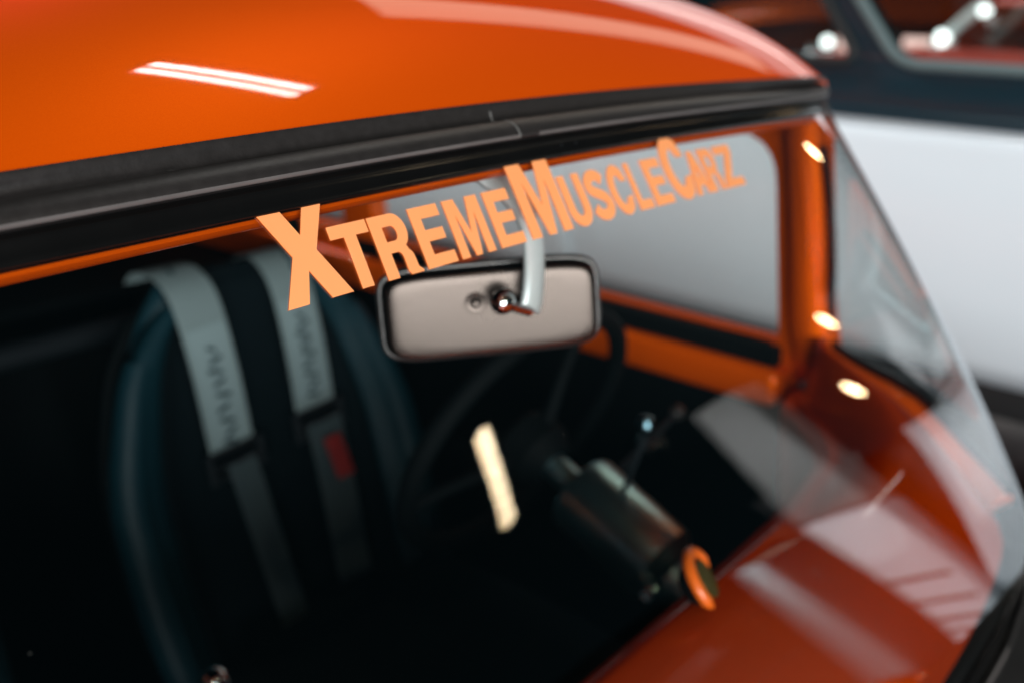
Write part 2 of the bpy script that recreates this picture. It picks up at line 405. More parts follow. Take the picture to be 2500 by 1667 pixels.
def letter(ch, x0, x1, cap):
    loops = glyph(ch); pts = []; edges = []; polys = []
    ht = HB-(H_CAP if cap else H_SM); w = x1-x0
    for lp in loops:
        dense = []
        n = len(lp)
        for i in range(n):
            a = Vector(lp[i]); b = Vector(lp[(i+1) % n]); k = max(1, int(math.hypot((b.x-a.x)*w, (b.y-a.y)*ht)/.006))
            dense += [a+(b-a)*(j/k) for j in range(k)]
        s = len(pts); pts += dense; edges += [(s+i, s+(i+1) % len(dense)) for i in range(len(dense))]; polys.append(dense)
    def inside(p, poly):
        c = False; n = len(poly)
        for i in range(n):
            a, b = poly[i], poly[(i+1) % n]
            if (a.y > p.y) != (b.y > p.y) and p.x < (b.x-a.x)*(p.y-a.y)/(b.y-a.y)+a.x: c = not c
        return c
    for i in range(1, 8):
        for j in range(1, 10):
            p = Vector((i/8+.003, j/10+.002))
            if inside(p, polys[0]) and not any(inside(p, q) for q in polys[1:]): pts.append(p)
    v, e, f, *_ = delaunay_2d_cdt(pts, edges, [], 0, 1e-6)
    keep = [t for t in f if inside((v[t[0]]+v[t[1]]+v[t[2]])/3, polys[0]) and not any(inside((v[t[0]]+v[t[1]]+v[t[2]])/3, q) for q in polys[1:])]
    V = []
    for off in (.0011, .0004):
        for p in v:
            x = x0+p.x*w; h = HB-p.y*ht
            V.append(S(x, h)+SN(x, h)*off)
    N = len(v); F = [tuple(t) for t in keep] + [tuple(k+N for k in reversed(t)) for t in keep]; fm = [0]*len(F)
    E2 = set((t[i], t[(i+1) % 3]) for t in keep for i in range(3))
    for a, b in E2:
        if (b, a) not in E2: F.append((b, a, a+N, b+N)); fm.append(1)
    o = link('letter', V, F, None, wind, smooth=False, mats=[M['vinyl_letter'], M['letter_edge']], fm=fm)
    return o
for w_ in WORD: letter(*w_)

def roof_yf(x):
    t = max(0, abs(x)-.50)/.16
    return A2*x*x + C4*x**4 + .03*t**2.2 + .030 - .025*(x/.6)**2
def roof_z(x, y):
    d = max(0, y-roof_yf(x)); ax = abs(x)
    z = -B2*x*x + .036 + .13*(1-math.exp(-d/.15))*(1-.25*(x/.66)**2) - .8*max(0, ax-.5)**2
    z -= 3.2*max(0, ax-.655)**1.6
    if y > 1.1: z -= .16*(y-1.1)**2
    return z + Z0
def roof_edge(x):
    y = roof_yf(x); return Vector((x, y, roof_z(x, y)))
# a little dust on the glass
V = []; F = []
for k in range(50):
    x = random.uniform(-.45, .55); h = random.uniform(.03, .50); r_ = random.uniform(.00012, .00024)
    P = S(x, h)+SN(x, h)*.0003; n = SN(x, h); a = n.orthogonal().normalized(); b = n.cross(a); k0 = len(V)
    for q in range(5):
        w = q*2*math.pi/5+random.uniform(-.4, .4); V.append(P+(a*math.cos(w)+b*math.sin(w))*r_*random.uniform(.6, 1.3))
    F.append(tuple(range(k0, k0+5)))
du = link('dust', V, F, mat('pale_dust', (.16, .16, .15), .9), wind, smooth=False); du['kind'] = 'stuff'

# seal around the windscreen --------------------------------------------------
def border():
    """closed loop of (x, h) round the pane, rounded corners, starting at top centre going to the driver's side"""
    pts = []; r = .035
    top_n = 60
    half = []
    for i in range(top_n+1): half.append(((XE-r)*i/top_n, 0.0))
    for k in range(1, 9):
        a = math.pi/2*k/8; half.append((XE-r+r*math.sin(a), r-r*math.cos(a)))
    hbot = hb(XE)
    for i in range(1, 15): half.append((XE, r+(hbot-2*r)*i/14))
    for k in range(1, 9):
        a = math.pi/2*k/8; half.append((XE-r+r*math.cos(a), hbot-r+r*math.sin(a)))
    for i in range(1, 51):
        x = (XE-r)*(1-i/50); half.append((x, hb(x) if x < XE-.08 else hb(x)+(hb(XE)-hb(x))*smoothstep((x-(XE-.08))/(.08-r))))
    return half + [(-x, h) for x, h in half[-2:0:-1]]
BL = border()
def frame_at(i, pts, closed=True):
    n = len(pts); a = pts[i-1]; b = pts[(i+1) % n]; p = pts[i]
    t = (S(*b)-S(*a)).normalized(); nn = SN(*p); e = nn.cross(t).normalized()
    # outwards: away from the middle of the pane
    c = S(0, .25); 
    if abs(p[0]) < XE-.02 and p[1] < .06: ref = Vector((0, .5, .8))
    elif abs(p[0]) < XE-.02 and p[1] > .2: ref = Vector((0, -.3, -1))
    else: ref = Vector((math.copysign(1, p[0]), .8, (.2-p[1])*2))
    if e.dot(ref) < 0: e = -e
    return e, nn
path = [S(*p) for p in BL]; frames = [frame_at(i, BL) for i in range(len(BL))]
prof_lip = [(-.0002, -.0035), (-.0004, .0014), (.0004, .0024), (.0035, .0025), (.0085, .0014), (.0105, .0026), (.0120, .0031), (.0135, .0026), (.0150, .0012), (.0175, .0010), (.0180, -.0035)]
sweep('seal_lip', path, frames, prof_lip, M['lip'], car, closed=True, auto=math.radians(60))
prof_rub = [(.0166, .0006), (.0154, .0076), (.0158, .0088), (.0172, .0095), (.0200, .0097), (.0232, .0091), (.0265, .0074), (.0295, .0048), (.0316, .0022), (.0335, -.0012), (.0372, -.0034), (.0420, -.0040), (.0465, -.0040), (.0480, -.0060), (.0480, -.0120)]
def rub(i):
    x, h = BL[i]; e, nn = frames[i]
    if h > .004 or abs(x) > .63: return prof_rub
    d = roof_edge(x)-path[i]; er, nr = d.dot(e), d.dot(nn)
    w = smoothstep((.63-abs(x))/.04)
    tail = [(.0316+(er-.0316)*.20, min(.0005, nr-.0020)), (.0316+(er-.0316)*.45, min(-.0005, nr-.0022)), (.0316+(er-.0316)*.75, nr-.0010), (er-.0005, nr+.0012), (er+.0022, nr+.0010), (er+.0030, nr-.0100)]
    base = prof_rub[9:]
    return prof_rub[:9] + [(a[0]+(b[0]-a[0])*w, a[1]+(b[1]-a[1])*w) for a, b in zip(base, tail)]
seal = sweep('windscreen_seal', path, frames, rub, None, car, closed=True, auto=math.radians(60), mats=[M['rubber'], M['ridge_highlight']], seg_mat=[0, 1, 1, 0, 0, 0, 0, 0, 0, 0, 0, 0, 0, 0])
# joint in the rubber: a short cover sleeve left of a thin pale butt line
def sub_sweep(name, xa, xb, prof, m, parent, n=10):
    xs = [xa+(xb-xa)*i/n for i in range(n+1)]; P = [S(x, 0) for x in xs]; fr = []
    for x in xs:
        t = (S(x+.001, 0)-S(x-.001, 0)).normalized(); nn = SN(x, 0); e = nn.cross(t).normalized()
        if e.z < 0: e = -e
        fr.append((e, nn))
    return sweep(name, P, fr, prof, m, parent, close_prof=True, auto=math.radians(60))
def over(d, lo, hi):
    pr = rub(0)[lo:hi]
    return [(e, n+d) for e, n in pr] + [(e, n-.0006) for e, n in reversed(pr)]
sub_sweep('joint_sleeve', -.0030, .0165, over(.0007, 1, 13), M['rubber'], seal)
sub_sweep('joint_line', -.0046, -.0031, over(.0004, 1, 12), mat('pale_rubber_seam', (0.13, 0.13, 0.125), .5), seal, 2)
# two rivet heads on the lip
for xr in (.045, .062):
    P = S(xr, -.0075); nn = SN(xr, 0)
    lathe('rivet', P+nn*.0012, nn, [(0, .0012), (.0005, .0010), (.0008, .0004)], M['buckle'], seal, 10)

# roof -------------------------------------------------------------------------
RX = .745
def roof_pt(u, v):
    x = RX*math.sin(u*math.pi/2)/1.0 if False else RX*(1.25*u-.25*u**3)
    y = roof_yf(min(abs(x), .68)) + (1.75)*v**1.6
    return Vector((x, y, roof_z(x, y)))
us = [-1+2*i/120 for i in range(121)]
roof = grid('roof', roof_pt, us, [j/70 for j in range(71)], M['paint'], car)
md = roof.modifiers.new('thick', 'SOLIDIFY'); md.thickness = .004; md.offset = -1
grid('headliner', lambda u, v: (lambda p: Vector((p.x*.93, p.y+.03, p.z-.030-.01*abs(u))))(roof_pt(u, v)), [u*.80 for u in us[::4]], [j/20 for j in range(21)], M['black'], car)

# painted header rail behind the glass (shows as a thin orange line under the rubber)
xs = [-.62+1.24*i/60 for i in range(61)]
hp = []; hf = []
for x in xs:
    t = (S(x+.001, 0)-S(x-.001, 0)).normalized(); nn = SN(x, 0); e = nn.cross(t).normalized()
    if e.z < 0: e = -e
    hp.append(S(x, 0)); hf.append((e, nn))
sweep('header_rail', hp, hf, [(-.0018, -.005), (-.0026, -.008), (-.0022, -.014), (.004, -.030), (.016, -.050), (.030, -.050), (.030, -.006), (.006, -.005)], M['paint'], car, close_prof=True)

# inner frame round sides and bottom of the pane
def inner_frame(name, idx, m, out):
    P = [S(*BL[i]) for i in idx]; fr = [frames[i] for i in idx]
    sweep(name, P, fr, [(-.006, -.006), (-.009, -.012), (-.006, -.024), (.004, -.034), (out, -.030), (out, -.010), (.004, -.005)], m, car, close_prof=True)
nb = len(BL)
right = [i for i, p in enumerate(BL) if p[0] > .545 and p[1] > .055]
left = [i for i, p in enumerate(BL) if p[0] < -.545 and p[1] > .055]
bottom = [i for i, p in enumerate(BL) if abs(p[0]) <= .546 and p[1] > .055]
inner_frame('windscreen_frame', right, M['paint'], .014); inner_frame('windscreen_frame', left, M['paint'], .014)
for idx in (right, left):
    sweep('inner_gasket', [S(*BL[i]) for i in idx], [frames[i] for i in idx], [(-.004, -.0035), (-.0190, -.0045), (-.0210, -.0080), (-.0190, -.0125), (-.004, -.0125)], M['lip'], car, close_prof=True)
inner_frame('lower_frame', bottom, M['black'], .020)
# doors, pillars, side frames -----------------------------------------------------
def side(sx):
    """painted upper side: pillar, roof rail, posts, belt rail with real window openings"""
    Zr = lambda z: z+Z0
    door_open = rounded([(.120, -.352), (.950, -.352), (.950, -.062), (.138, -.062)], [.012, .02, .03, .06])
    quarter = rounded([(1.035, -.345), (1.44, -.345), (1.30, -.085), (1.035, -.075)], [.02, .09, .06, .02])
    outline = [(.050, -.44), (1.75, -.44), (1.75, -.30), (1.55, -.02), (1.2, -.012), (.20, -.012), (.135, -.045), (.085, -.085), (.070, -.20), (.06, -.33)]
    o = plate('side_frame', [(y, Zr(z)) for y, z in outline], .665, .705, M['paint'], car, [[(y, Zr(z)) for y, z in door_open], [(y, Zr(z)) for y, z in quarter]], bevel=.007)
    # flare the panel outwards towards the belt line
    for v in o.data.vertices:
        v.co.x = (v.co.x + max(0, -.05-(v.co.z-Z0))*.14 - max(0, v.co.y-1.2)*.12)*sx
    if sx < 0: o.data.flip_normals()
    o.data.update()
    # pane
    X = lambda z: (.687 + max(0, -.05-z)*.14)*sx
    g = link('door_glass', [(X(-.36), .112, Zr(-.36)), (X(-.36), .958, Zr(-.36)), (X(-.05), .958, Zr(-.05)), (X(-.05), .112, Zr(-.05))], [(0, 1, 2, 3)], M['side_glass'], car, smooth=False)
    g2 = link('quarter_glass', [(X(-.36), 1.03, Zr(-.36)), (X(-.36), 1.45, Zr(-.36)), (X(-.06), 1.32, Zr(-.06)), (X(-.06), 1.03, Zr(-.06))], [(0, 1, 2, 3)], M['side_glass'], car, smooth=False)
    # window felt, painted garnish and black card of the door
    def bar(name, y0, y1, z0, z1, x0, x1, m, bev=.006):
        b = box(name, (min(x0*sx, x1*sx), y0, Zr(z0)), (max(x0*sx, x1*sx), y1, Zr(z1)), m, car, bev, 3); return b
    bar('window_felt', .115, 1.00, -.383, -.352, .690, .722, M['black'], .004)
    bar('door_garnish', .10, .50, -.432, -.380, .668, .716, M['paint'], .012)
    bar('rear_garnish', .56, 1.5, -.420, -.380, .668, .716, M['paint'], .012)
    bar('door_card', .06, 1.02, -1.10, -.436, .690, .735, M['black'], .015)
    bar('quarter_card', 1.03, 1.75, -1.10, -.436, .685, .735, M['black'], .015)
    bar('arm_rest', .25, .70, -.70, -.64, .62, .70, M['black'], .02)
    lathe('window_crank', (.69*sx, .30, Zr(-.56)), (-sx, 0, 0), [(0, .03), (.012, .026), (.02, .012), (.035, .012)], M['chrome'], car, 20)
    # pillar: rounded inner skin, flaring into the cowl
    pp = [(.672, .094, -.035), (.678, .092, -.07), (.690, .084, -.15), (.702, .078, -.24), (.712, .072, -.31), (.722, .058, -.37), (.730, .035, -.42), (.735, .01, -.50)]
    V = []; F = []
    prof = [(-.030, .018), (-.034, 0), (-.024, -.016), (-.006, -.026), (.012, -.026), (.020, -.012), (.020, .030), (-.022, .030)]
    for k, (x, y, z) in enumerate(pp):
        s = 1+max(0, (-z-.26))*2.2
        for a, b in prof: V.append(((x+a)*sx, y+b*s, Zr(z)))
    n = len(prof)
    for j in range(len(pp)-1):
        for k in range(n): F.append((j*n+k, j*n+(k+1) % n, (j+1)*n+(k+1) % n, (j+1)*n+k))
    o = link('windscreen_pillar', V, F, M['paint'], car)
    ss = o.modifiers.new('s', 'SUBSURF'); ss.levels = 2; ss.render_levels = 2
    bm = bmesh.new(); bm.from_mesh(o.data); bmesh.ops.recalc_face_normals(bm, faces=bm.faces[:]); bm.to_mesh(o.data); bm.free()
    # rain gutter along the roof edge
    tube('rain_gutter', [(sx*.742, .22+.11*i, roof_z(.735, .22+.11*i)-.004) for i in range(13)], .008, M['paint'], car, 10)
side(1); side(-1)

# body below the belt line (outside skin, cowl, bonnet stub, tail) ---------------------
def body_skin(sx):
    def f(u, v):
        y = .02+u*2.68; z = .30+v*.66
        x = .735+.16*math.sin(min(1, (1-v)*1.25)*math.pi*.62)
        return Vector((sx*x, y, z))
    grid('body_side', f, [i/40 for i in range(41)], [j/14 for j in range(15)], M['paint'], car, thick=.003)
body_skin(1); body_skin(-1)
def cowl(u, v):
    x = -.74+1.48*u
    ax = min(abs(x), XE); p = S(math.copysign(ax, x), hb(ax)+.030)
    y0, z0 = p.y, p.z-.004
    return Vector((x, y0-v*.19, z0-.006-.085*v**1.2-.02*v*v*abs(2*u-1)**2))
grid('cowl_panel', cowl, [i/60 for i in range(61)], [j/24 for j in range(25)], M['cowl'], car, thick=.004)

def bonnet(u, v):
    x = -.70+1.40*u; c = cowl((x+.74)/1.48, 1.0)
    return Vector((x, c.y-.004-v*1.25, c.z-.010-.085*smoothstep(v*3)-.03*v*v-.03*abs(2*u-1)**3))
grid('bonnet', bonnet, [i/40 for i in range(41)], [j/24 for j in range(25)], M['paint'], car, thick=.004)

# dashboard -------------------------------------------------------------------------
def dash_edge(x):
    ax = abs(x); return Vector((x, -.078+.020*(ax/.5)**2+.11*smoothstep((ax-.50)/.20), -.400-.012*(ax/.6)**2+.022*smoothstep((ax-.38)/.20)+Z0))
def dash(u, v):
    x = -.715+1.43*u; ax = min(abs(x), .652)
    e = dash_edge(x); w = S(math.copysign(ax, x), hb(ax)-.012)-SN(math.copysign(ax, x), hb(ax))*.012
    if v <= 1:           # top, from the glass to the crest
        p = w.lerp(e, v); p.x = x
        p.z += (.020+.034*smoothstep((abs(x)-.30)/.22))*math.sin(math.pi*v)**1.3-.006*smoothstep((v-.85)/.15)
        return p
    t = v-1              # rolled edge and fascia
    a = t*1.35*math.pi/2
    r = .030
    if t <= .75:
        q = t/.75*math.pi*.60
        return e+Vector((0, r*math.sin(q), -.006-r*(1-math.cos(q))))
    q = math.pi*.60; b = e+Vector((0, r*math.sin(q), -.006-r*(1-math.cos(q))))
    return b+Vector((0, -.02*(t-.75), -.16*(t-.75)/.75))
vs = [j/16 for j in range(17)] + [1+.75*j/10 for j in range(1, 11)] + [1.75+.75*j/4 for j in range(1, 5)]
grid('dashboard', dash, [i/80 for i in range(81)], vs, M['dash_shaded'], car)
box('fascia', (-.66, -.075, Z0-.66), (.66, -.030, Z0-.50), M['black'], car, .01)
# ashtray / speaker recess at the pillar foot
box('vent_box', (.600, -.045, Z0-.452), (.655, .020, Z0-.418), M['black'], car, .006)

# steering column, wheel, levers -------------------------------------------------------
cb = Vector((.365, -.060, Z0-.590)); ct = Vector((.375, .235, Z0-.467)); cd_ = (ct-cb).normalized()
lathe('steering_column', cb, cd_, [(0, .030), (.135, .033), (.150, .046), (.156, .051), (.285, .051), (.292, .047), (.293, .018), (.36, .018)], M['column'], car, 40)
bz = Vector((.172, -.078, Z0-.384)); bd = Vector((.375, -.70, .60)).normalized(); ba = bd.orthogonal().normalized(); bb = bd.cross(ba)
w0 = math.atan2(Vector((.645, -.764, 0)).dot(bb), Vector((.645, -.764, 0)).dot(ba))     # open side of the C
tube('gauge_bezel', [bz+(ba*math.cos(w)+bb*math.sin(w))*.027 for w in [w0+math.radians(62+222*i/44) for i in range(45)]], [.0056*min(1, .35+.65*min(i, 44-i)/4) for i in range(45)], M['bright_ring'], car, 14)
lathe('gauge_face', bz+bd*.002, bd, [(0, .0175), (.002, .0175), (.003, .004)], M['gauge'], car, 32)
lathe('gauge_can', bz-bd*.002, -bd, [(.004, .019), (.014, .017), (.018, .012)], M['black'], car, 28)
wc = ct+cd_*.055
a = cd_.orthogonal().normalized(); b = cd_.cross(a)
tube('wheel_rim', [wc+cd_*.03+(a*math.cos(w)+b*math.sin(w))*.185 for w in [2*math.pi*i/64 for i in range(64)]], .013, M['black'], car, 12, True)
lathe('wheel_hub', ct+cd_*.02, cd_, [(0, .03), (.02, .045), (.055, .045), (.065, .035)], M['black'], car, 28)
for k in range(3):
    w = math.radians(90+120*k)
    d = a*math.cos(w)+b*math.sin(w)
    tube('wheel_spoke', [wc+d*.03, wc+d*.11+cd_*.018, wc+d*.18+cd_*.03], [.010, .008, .009], M['black'], car, 10)
lv = cb+cd_*.26
tube('indicator_lever', [lv+Vector((.03, 0, .03)), lv+Vector((.10, -.005, .055)), lv+Vector((.155, -.005, .070))], [.005, .004, .004], M['buckle'], car, 8)
lathe('lever_knob', lv+Vector((.158, -.005, .071)), (.8, 0, .3), [(0, .004), (.004, .009), (.012, .010), (.018, .006)], M['rim'], car, 16)
lathe('column_button', cb+cd_*.15+Vector((-.045, -.01, -.004)), (-1, -.3, .1), [(0, .010), (.012, .010), (.016, .006)], M['chrome'], car, 16)
lathe('shift_knob', (.372, .118, Z0-.372), (.1, .1, 1), [(0, .004), (.004, .010), (.012, .012), (.020, .009), (.023, .003)], M['blue_knob'], car, 20)
tube('selector_lever', [cb+cd_*.22+Vector((0, 0, .05)), Vector((.370, .117, Z0-.372))], .004, M['buckle'], car, 8)
# floor gear lever with a chrome ball
tube('gear_lever', [(-.02, .36, Z0-1.05), (-.06, .33, Z0-.80), (-.095, .30, Z0-.545)], [.009, .007, .006], M['buckle'], car, 10)
lathe('gear_knob', (-.0955, .2995, Z0-.55), (-.2, -.1, 1), [(0, .005), (.005, .011), (.014, .016), (.023, .014), (.029, .008), (.031, .002)], M['chrome'], car, 28)

# cabin shell ------------------------------------------------------------------------
box('floor_pan', (-.72, -.30, .22), (.72, 1.75, .26), M['black'], car, .01)
box('bulkhead', (-.70, -.34, .24), (.70, -.30, Z0-.55), M['black'], car, .01)
box('rear_panel', (-.70, 1.62, .26), (.70, 1.68, Z0-.05), M['black'], car, .01)
box('parcel_shelf', (-.68, 1.30, Z0-.47), (.68, 1.66, Z0-.44), M['black'], car, .01)
def bench(u, v):
    x = -.62+1.24*u; r = .05*math.sin(math.pi*u)
    return Vector((x, 1.26-.10*math.sin(v*math.pi*.9)+.14*v-r*.3+.012*abs(math.sin(u*math.pi*9)), .52+v*.40))
grid('rear_bench', bench, [i/72 for i in range(73)], [j/14 for j in range(15)], M['black'], car, thick=.08)
# harness bar across the cabin behind the seats
tube('harness_bar', [(-.66, 1.08, Z0-.455), (-.3, 1.08, Z0-.445), (.3, 1.08, Z0-.44), (.66, 1.08, Z0-.455)], .021, M['buckle'], car, 18)
for sx in (-1, 1): tube('cage_upright', [(sx*.64, 1.10, .30), (sx*.64, 1.10, Z0-.40), (sx*.58, 1.10, Z0-.10)], .021, M['black'], car, 16)

# driver's and passenger's bucket seats -----------------------------------------------
def seat(cx, name, with_belts):
    T = bpy.data.objects.new(name, None); COL.objects.link(T); T.parent = car
    T.empty_display_size = .1
    y0 = .88; zt = -.325
    # outline half width of the backrest by height fraction (0 bottom .. 1 top)
    def hw(v):
        w = .250+.022*math.sin(v*math.pi*1.05)-.045*smoothstep((v-.55)/.40)
        return w*math.sqrt(max(0, 1-.72*max(0, (v-.80)/.20)**2))
    def back(u, v):
        z = -.98+(zt+.98)*v; w = max(.0, hw(v)); x = w*u
        bol = .085*smoothstep((abs(u)-.52)/.38)*(1-.55*v)
        y = y0-.17*(1-v)-bol+.020*math.sin(min(1, v)*math.pi)
        return Vector((cx+x, y, z+Z0))
    us_ = [-1+2*i/40 for i in range(41)]; vs_ = [j/40 for j in range(41)]
    # centre panel, bolsters, shell
    cen = [i/20*1.44-.72 for i in range(21)]
    grid('back_panel', lambda u, v: back(u, v)+Vector((0, -.012, 0)), cen, vs_, M['black_cloth'], T, thick=.03)
    for s in (-1, 1):
        bu = [s*(.72+.28*i/12) for i in range(13)]
        o = grid('bolster', lambda u, v: back(u, v)+Vector((0, -.012, 0)), bu, vs_, M['teal_vinyl'], T, thick=.05)
        if s < 0: o.data.flip_normals()
    grid('shell', lambda u, v: back(u, v)+Vector((0, .055, 0)), us_, vs_, M['black'], T, thick=.02)
    # rolled edge piping
    for sg in (-1, 1):
        ed = [back(sg, .87*j/36) for j in range(37)]
        rr = [.030*(.55+.45*math.sin(math.pi*(.12+.80*j/36))) for j in range(37)]
        tube('edge_roll', [p+Vector((-sg*.012, .004, 0)) for p in ed], rr, M['teal_vinyl'], T, 18)
    tube('top_roll', [back(u, .985)+Vector((0, .018, 0)) for u in [-1+2*i/14 for i in range(15)]], .024, M['black_cloth'], T, 12)
    def cush(u, v):
        return Vector((cx+.26*u, y0-.24-.46*v, Z0-.965+.05*abs(u)**3+.02*math.sin(v*math.pi)))
    grid('cushion', cush, us_[::2], vs_[::3], M['black_cloth'], T, thick=.10)
    if not with_belts: return T
    def strap(pts, w, name='harness_strap', m=M['webbing']):
        """flat webbing: pts = list of (centre, sideways unit)"""
        V = []; F = []
        for c, s, n in pts:
            for a, b in ((-.5, 0), (-.3, .0012), (.3, .0012), (.5, 0), (.3, -.0016), (-.3, -.0016)): V.append(c+s*(a*w)+n*b)
        k = 6
        for i in range(len(pts)-1):
            for j in range(k): F.append((i*k+j, i*k+(j+1) % k, (i+1)*k+(j+1) % k, (i+1)*k+j))
        F += [tuple(range(k)), tuple((len(pts)-1)*k+j for j in reversed(range(k)))]
        return link(name, V, F, m, T, auto=math.radians(60))
    def path3(ctrl, n):
        c = [Vector(p) for p in ctrl]; out = []
        for i in range(len(c)-1):
            p0 = c[max(i-1, 0)]; p1 = c[i]; p2 = c[i+1]; p3 = c[min(i+2, len(c)-1)]
            for k in range(n):
                t = k/n; out.append(.5*((2*p1)+(-p0+p2)*t+(2*p0-5*p1+4*p2-p3)*t*t+(-p0+3*p1-3*p2+p3)*t**3))
        out.append(c[-1]); res = []
        for i, p in enumerate(out):
            t = (out[min(i+1, len(out)-1)]-out[max(i-1, 0)]).normalized()
            s = Vector((1, 0, 0)); s = (s-t*s.dot(t)).normalized(); n_ = s.cross(t).normalized()
            if n_.y > 0 and abs(n_.y) > abs(n_.z): n_ = -n_
            elif n_.z < 0 and abs(n_.z) >= abs(n_.y): n_ = -n_
            res.append((p, s, n_))
        return res
    Zs = lambda z: Z0+z
    A = path3([(.230, .935, Zs(-.322)), (.230, .908, Zs(-.300)), (.232, .862, Zs(-.299)), (.237, .822, Zs(-.334)), (.246, .797, Zs(-.44)), (.256, .785, Zs(-.565))], 7)
    B = path3([(.413, .935, Zs(-.330)), (.411, .908, Zs(-.309)), (.409, .862, Zs(-.307)), (.410, .822, Zs(-.345)), (.413, .797, Zs(-.44)), (.419, .785, Zs(-.550))], 7)
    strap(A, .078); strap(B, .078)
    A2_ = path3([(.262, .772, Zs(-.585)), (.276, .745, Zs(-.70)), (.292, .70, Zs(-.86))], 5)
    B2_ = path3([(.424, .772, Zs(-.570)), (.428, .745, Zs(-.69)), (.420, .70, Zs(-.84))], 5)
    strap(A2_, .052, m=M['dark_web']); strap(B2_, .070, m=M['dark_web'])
    # sewn label with illegible print, adjuster and pull tag
    for (pp, i0, tagm) in ((A, 24, None), (B, 23, M['red_tag'])):
        seg = [(c+n*.0022, s, n) for c, s, n in pp[i0:i0+11]]
        strap(seg, .066, 'woven_label', M['web_patch'])
        base = pp[i0+2:i0+11]
        for k in range(9):
            c, s, n = base[min(k, len(base)-1)]
            t = (base[min(k+1, len(base)-1)][0]-base[max(k-1, 0)][0]).normalized()
            wv = [.014, .022, .024, .020, .025, .022, .024, .020, .022][k]; sl_ = (-1)**k*.0028
            cc = c+n*.0042+s*(.003*math.sin(k*2.1))
            V = [cc-s*wv/2-t*(.0038+sl_), cc+s*wv/2-t*(.0038-sl_), cc+s*wv/2+t*(.0038+sl_), cc-s*wv/2+t*(.0038-sl_)]
            link('label_print', [v for v in V]+[v-n*.0008 for v in V], [(0, 1, 2, 3), (7, 6, 5, 4), (0, 4, 5, 1), (1, 5, 6, 2), (2, 6, 7, 3), (3, 7, 4, 0)], M['ink'], T, smooth=False)
        c, s, n = pp[-1]
        t = (pp[-1][0]-pp[-3][0]).normalized()
        # three-bar slide adjuster
        for q in (0, .022, .040):
            tube('adjuster_bar', [c+t*q+n*.006-s*.046, c+t*q+n*.008, c+t*q+n*.006+s*.046], .0055, M['buckle'], T, 10)
        for sg in (-1, 1):
            tube('adjuster_bar', [c+n*.006+s*sg*.046-t*.004, c+t*.046+n*.006+s*sg*.046], .006, M['buckle'], T, 10)
        if tagm:
            strap([(c+t*(.045+.011*k)+n*(.034+.004*k)-s*.002, s, n) for k in range(7)], .034, 'pull_tag', tagm)
    # cam lock
    return T
seat(.335, 'driver_seat', True)
seat(-.42, 'passenger_seat', False)

# rear view mirror ----------------------------------------------------------------------
mir = bpy.data.objects.new('rear_view_mirror', None); COL.objects.link(mir); mir.parent = car
mc = Vector((.0365, .062, Z0-.1275))
# local axes: u across the car, w up, d rearwards
mu = Vector((.745, -.665, .072)).normalized(); md_ = Vector((.665, .745, -.12)); md_ = (md_-mu*md_.dot(mu)).normalized(); mw = mu.cross(md_)
if mw.z < 0: mw = -mw
def shell_pt(u, s):
    """u around the outline, s from rim (0) to crown of the back (1)"""
    hwid, hhei, n = .0865, .0355, 6.5
    c, sn = math.cos(u), math.sin(u)
    taper = 1.0
    k = (1-s**2.2)
    x = math.copysign(abs(c)**(2/n), c)*hwid*(1-.10*s if s < .5 else (1-.05)*math.sqrt(max(0, 1-((s-.5)/.5)**2)) )
    z = math.copysign(abs(sn)**(2/n), sn)*hhei*(1-.16*s if s < .5 else (1-.08)*math.sqrt(max(0, 1-((s-.5)/.5)**2)))
    dep = -.018*(1-(1-min(1, s*1.25))**2.4)
    return mc+mu*x+mw*z+md_*dep
N = 72
grid('mirror_back', lambda u, v: shell_pt(u, v), [2*math.pi*i/N for i in range(N)], [0, .03, .08, .15, .22, .3, .38, .46, .55, .65, .75, .85, .93, .98, 1], M['mirror_back'], mir, closeu=True)
rimp = [shell_pt(2*math.pi*i/N, 0)+md_*.001 for i in range(N)]
tube('mirror_rim', rimp, .0032, M['rim'], mir, 10, True)
V = [mc+md_*.002]+[shell_pt(2*math.pi*i/N, 0)+md_*.002 for i in range(N)]
link('mirror_glass', V, [(0, 1+i, 1+(i+1) % N) for i in range(N)], M['chrome'], mir, smooth=False)
# socket dimple
lathe('socket_screw', mc-mu*.013+mw*.0085-md_*.0180, -md_, [(0, .0085), (.0012, .0075), (.0008, .0045), (.003, .0035), (.0045, .002)], M['mirror_back'], mir, 20)
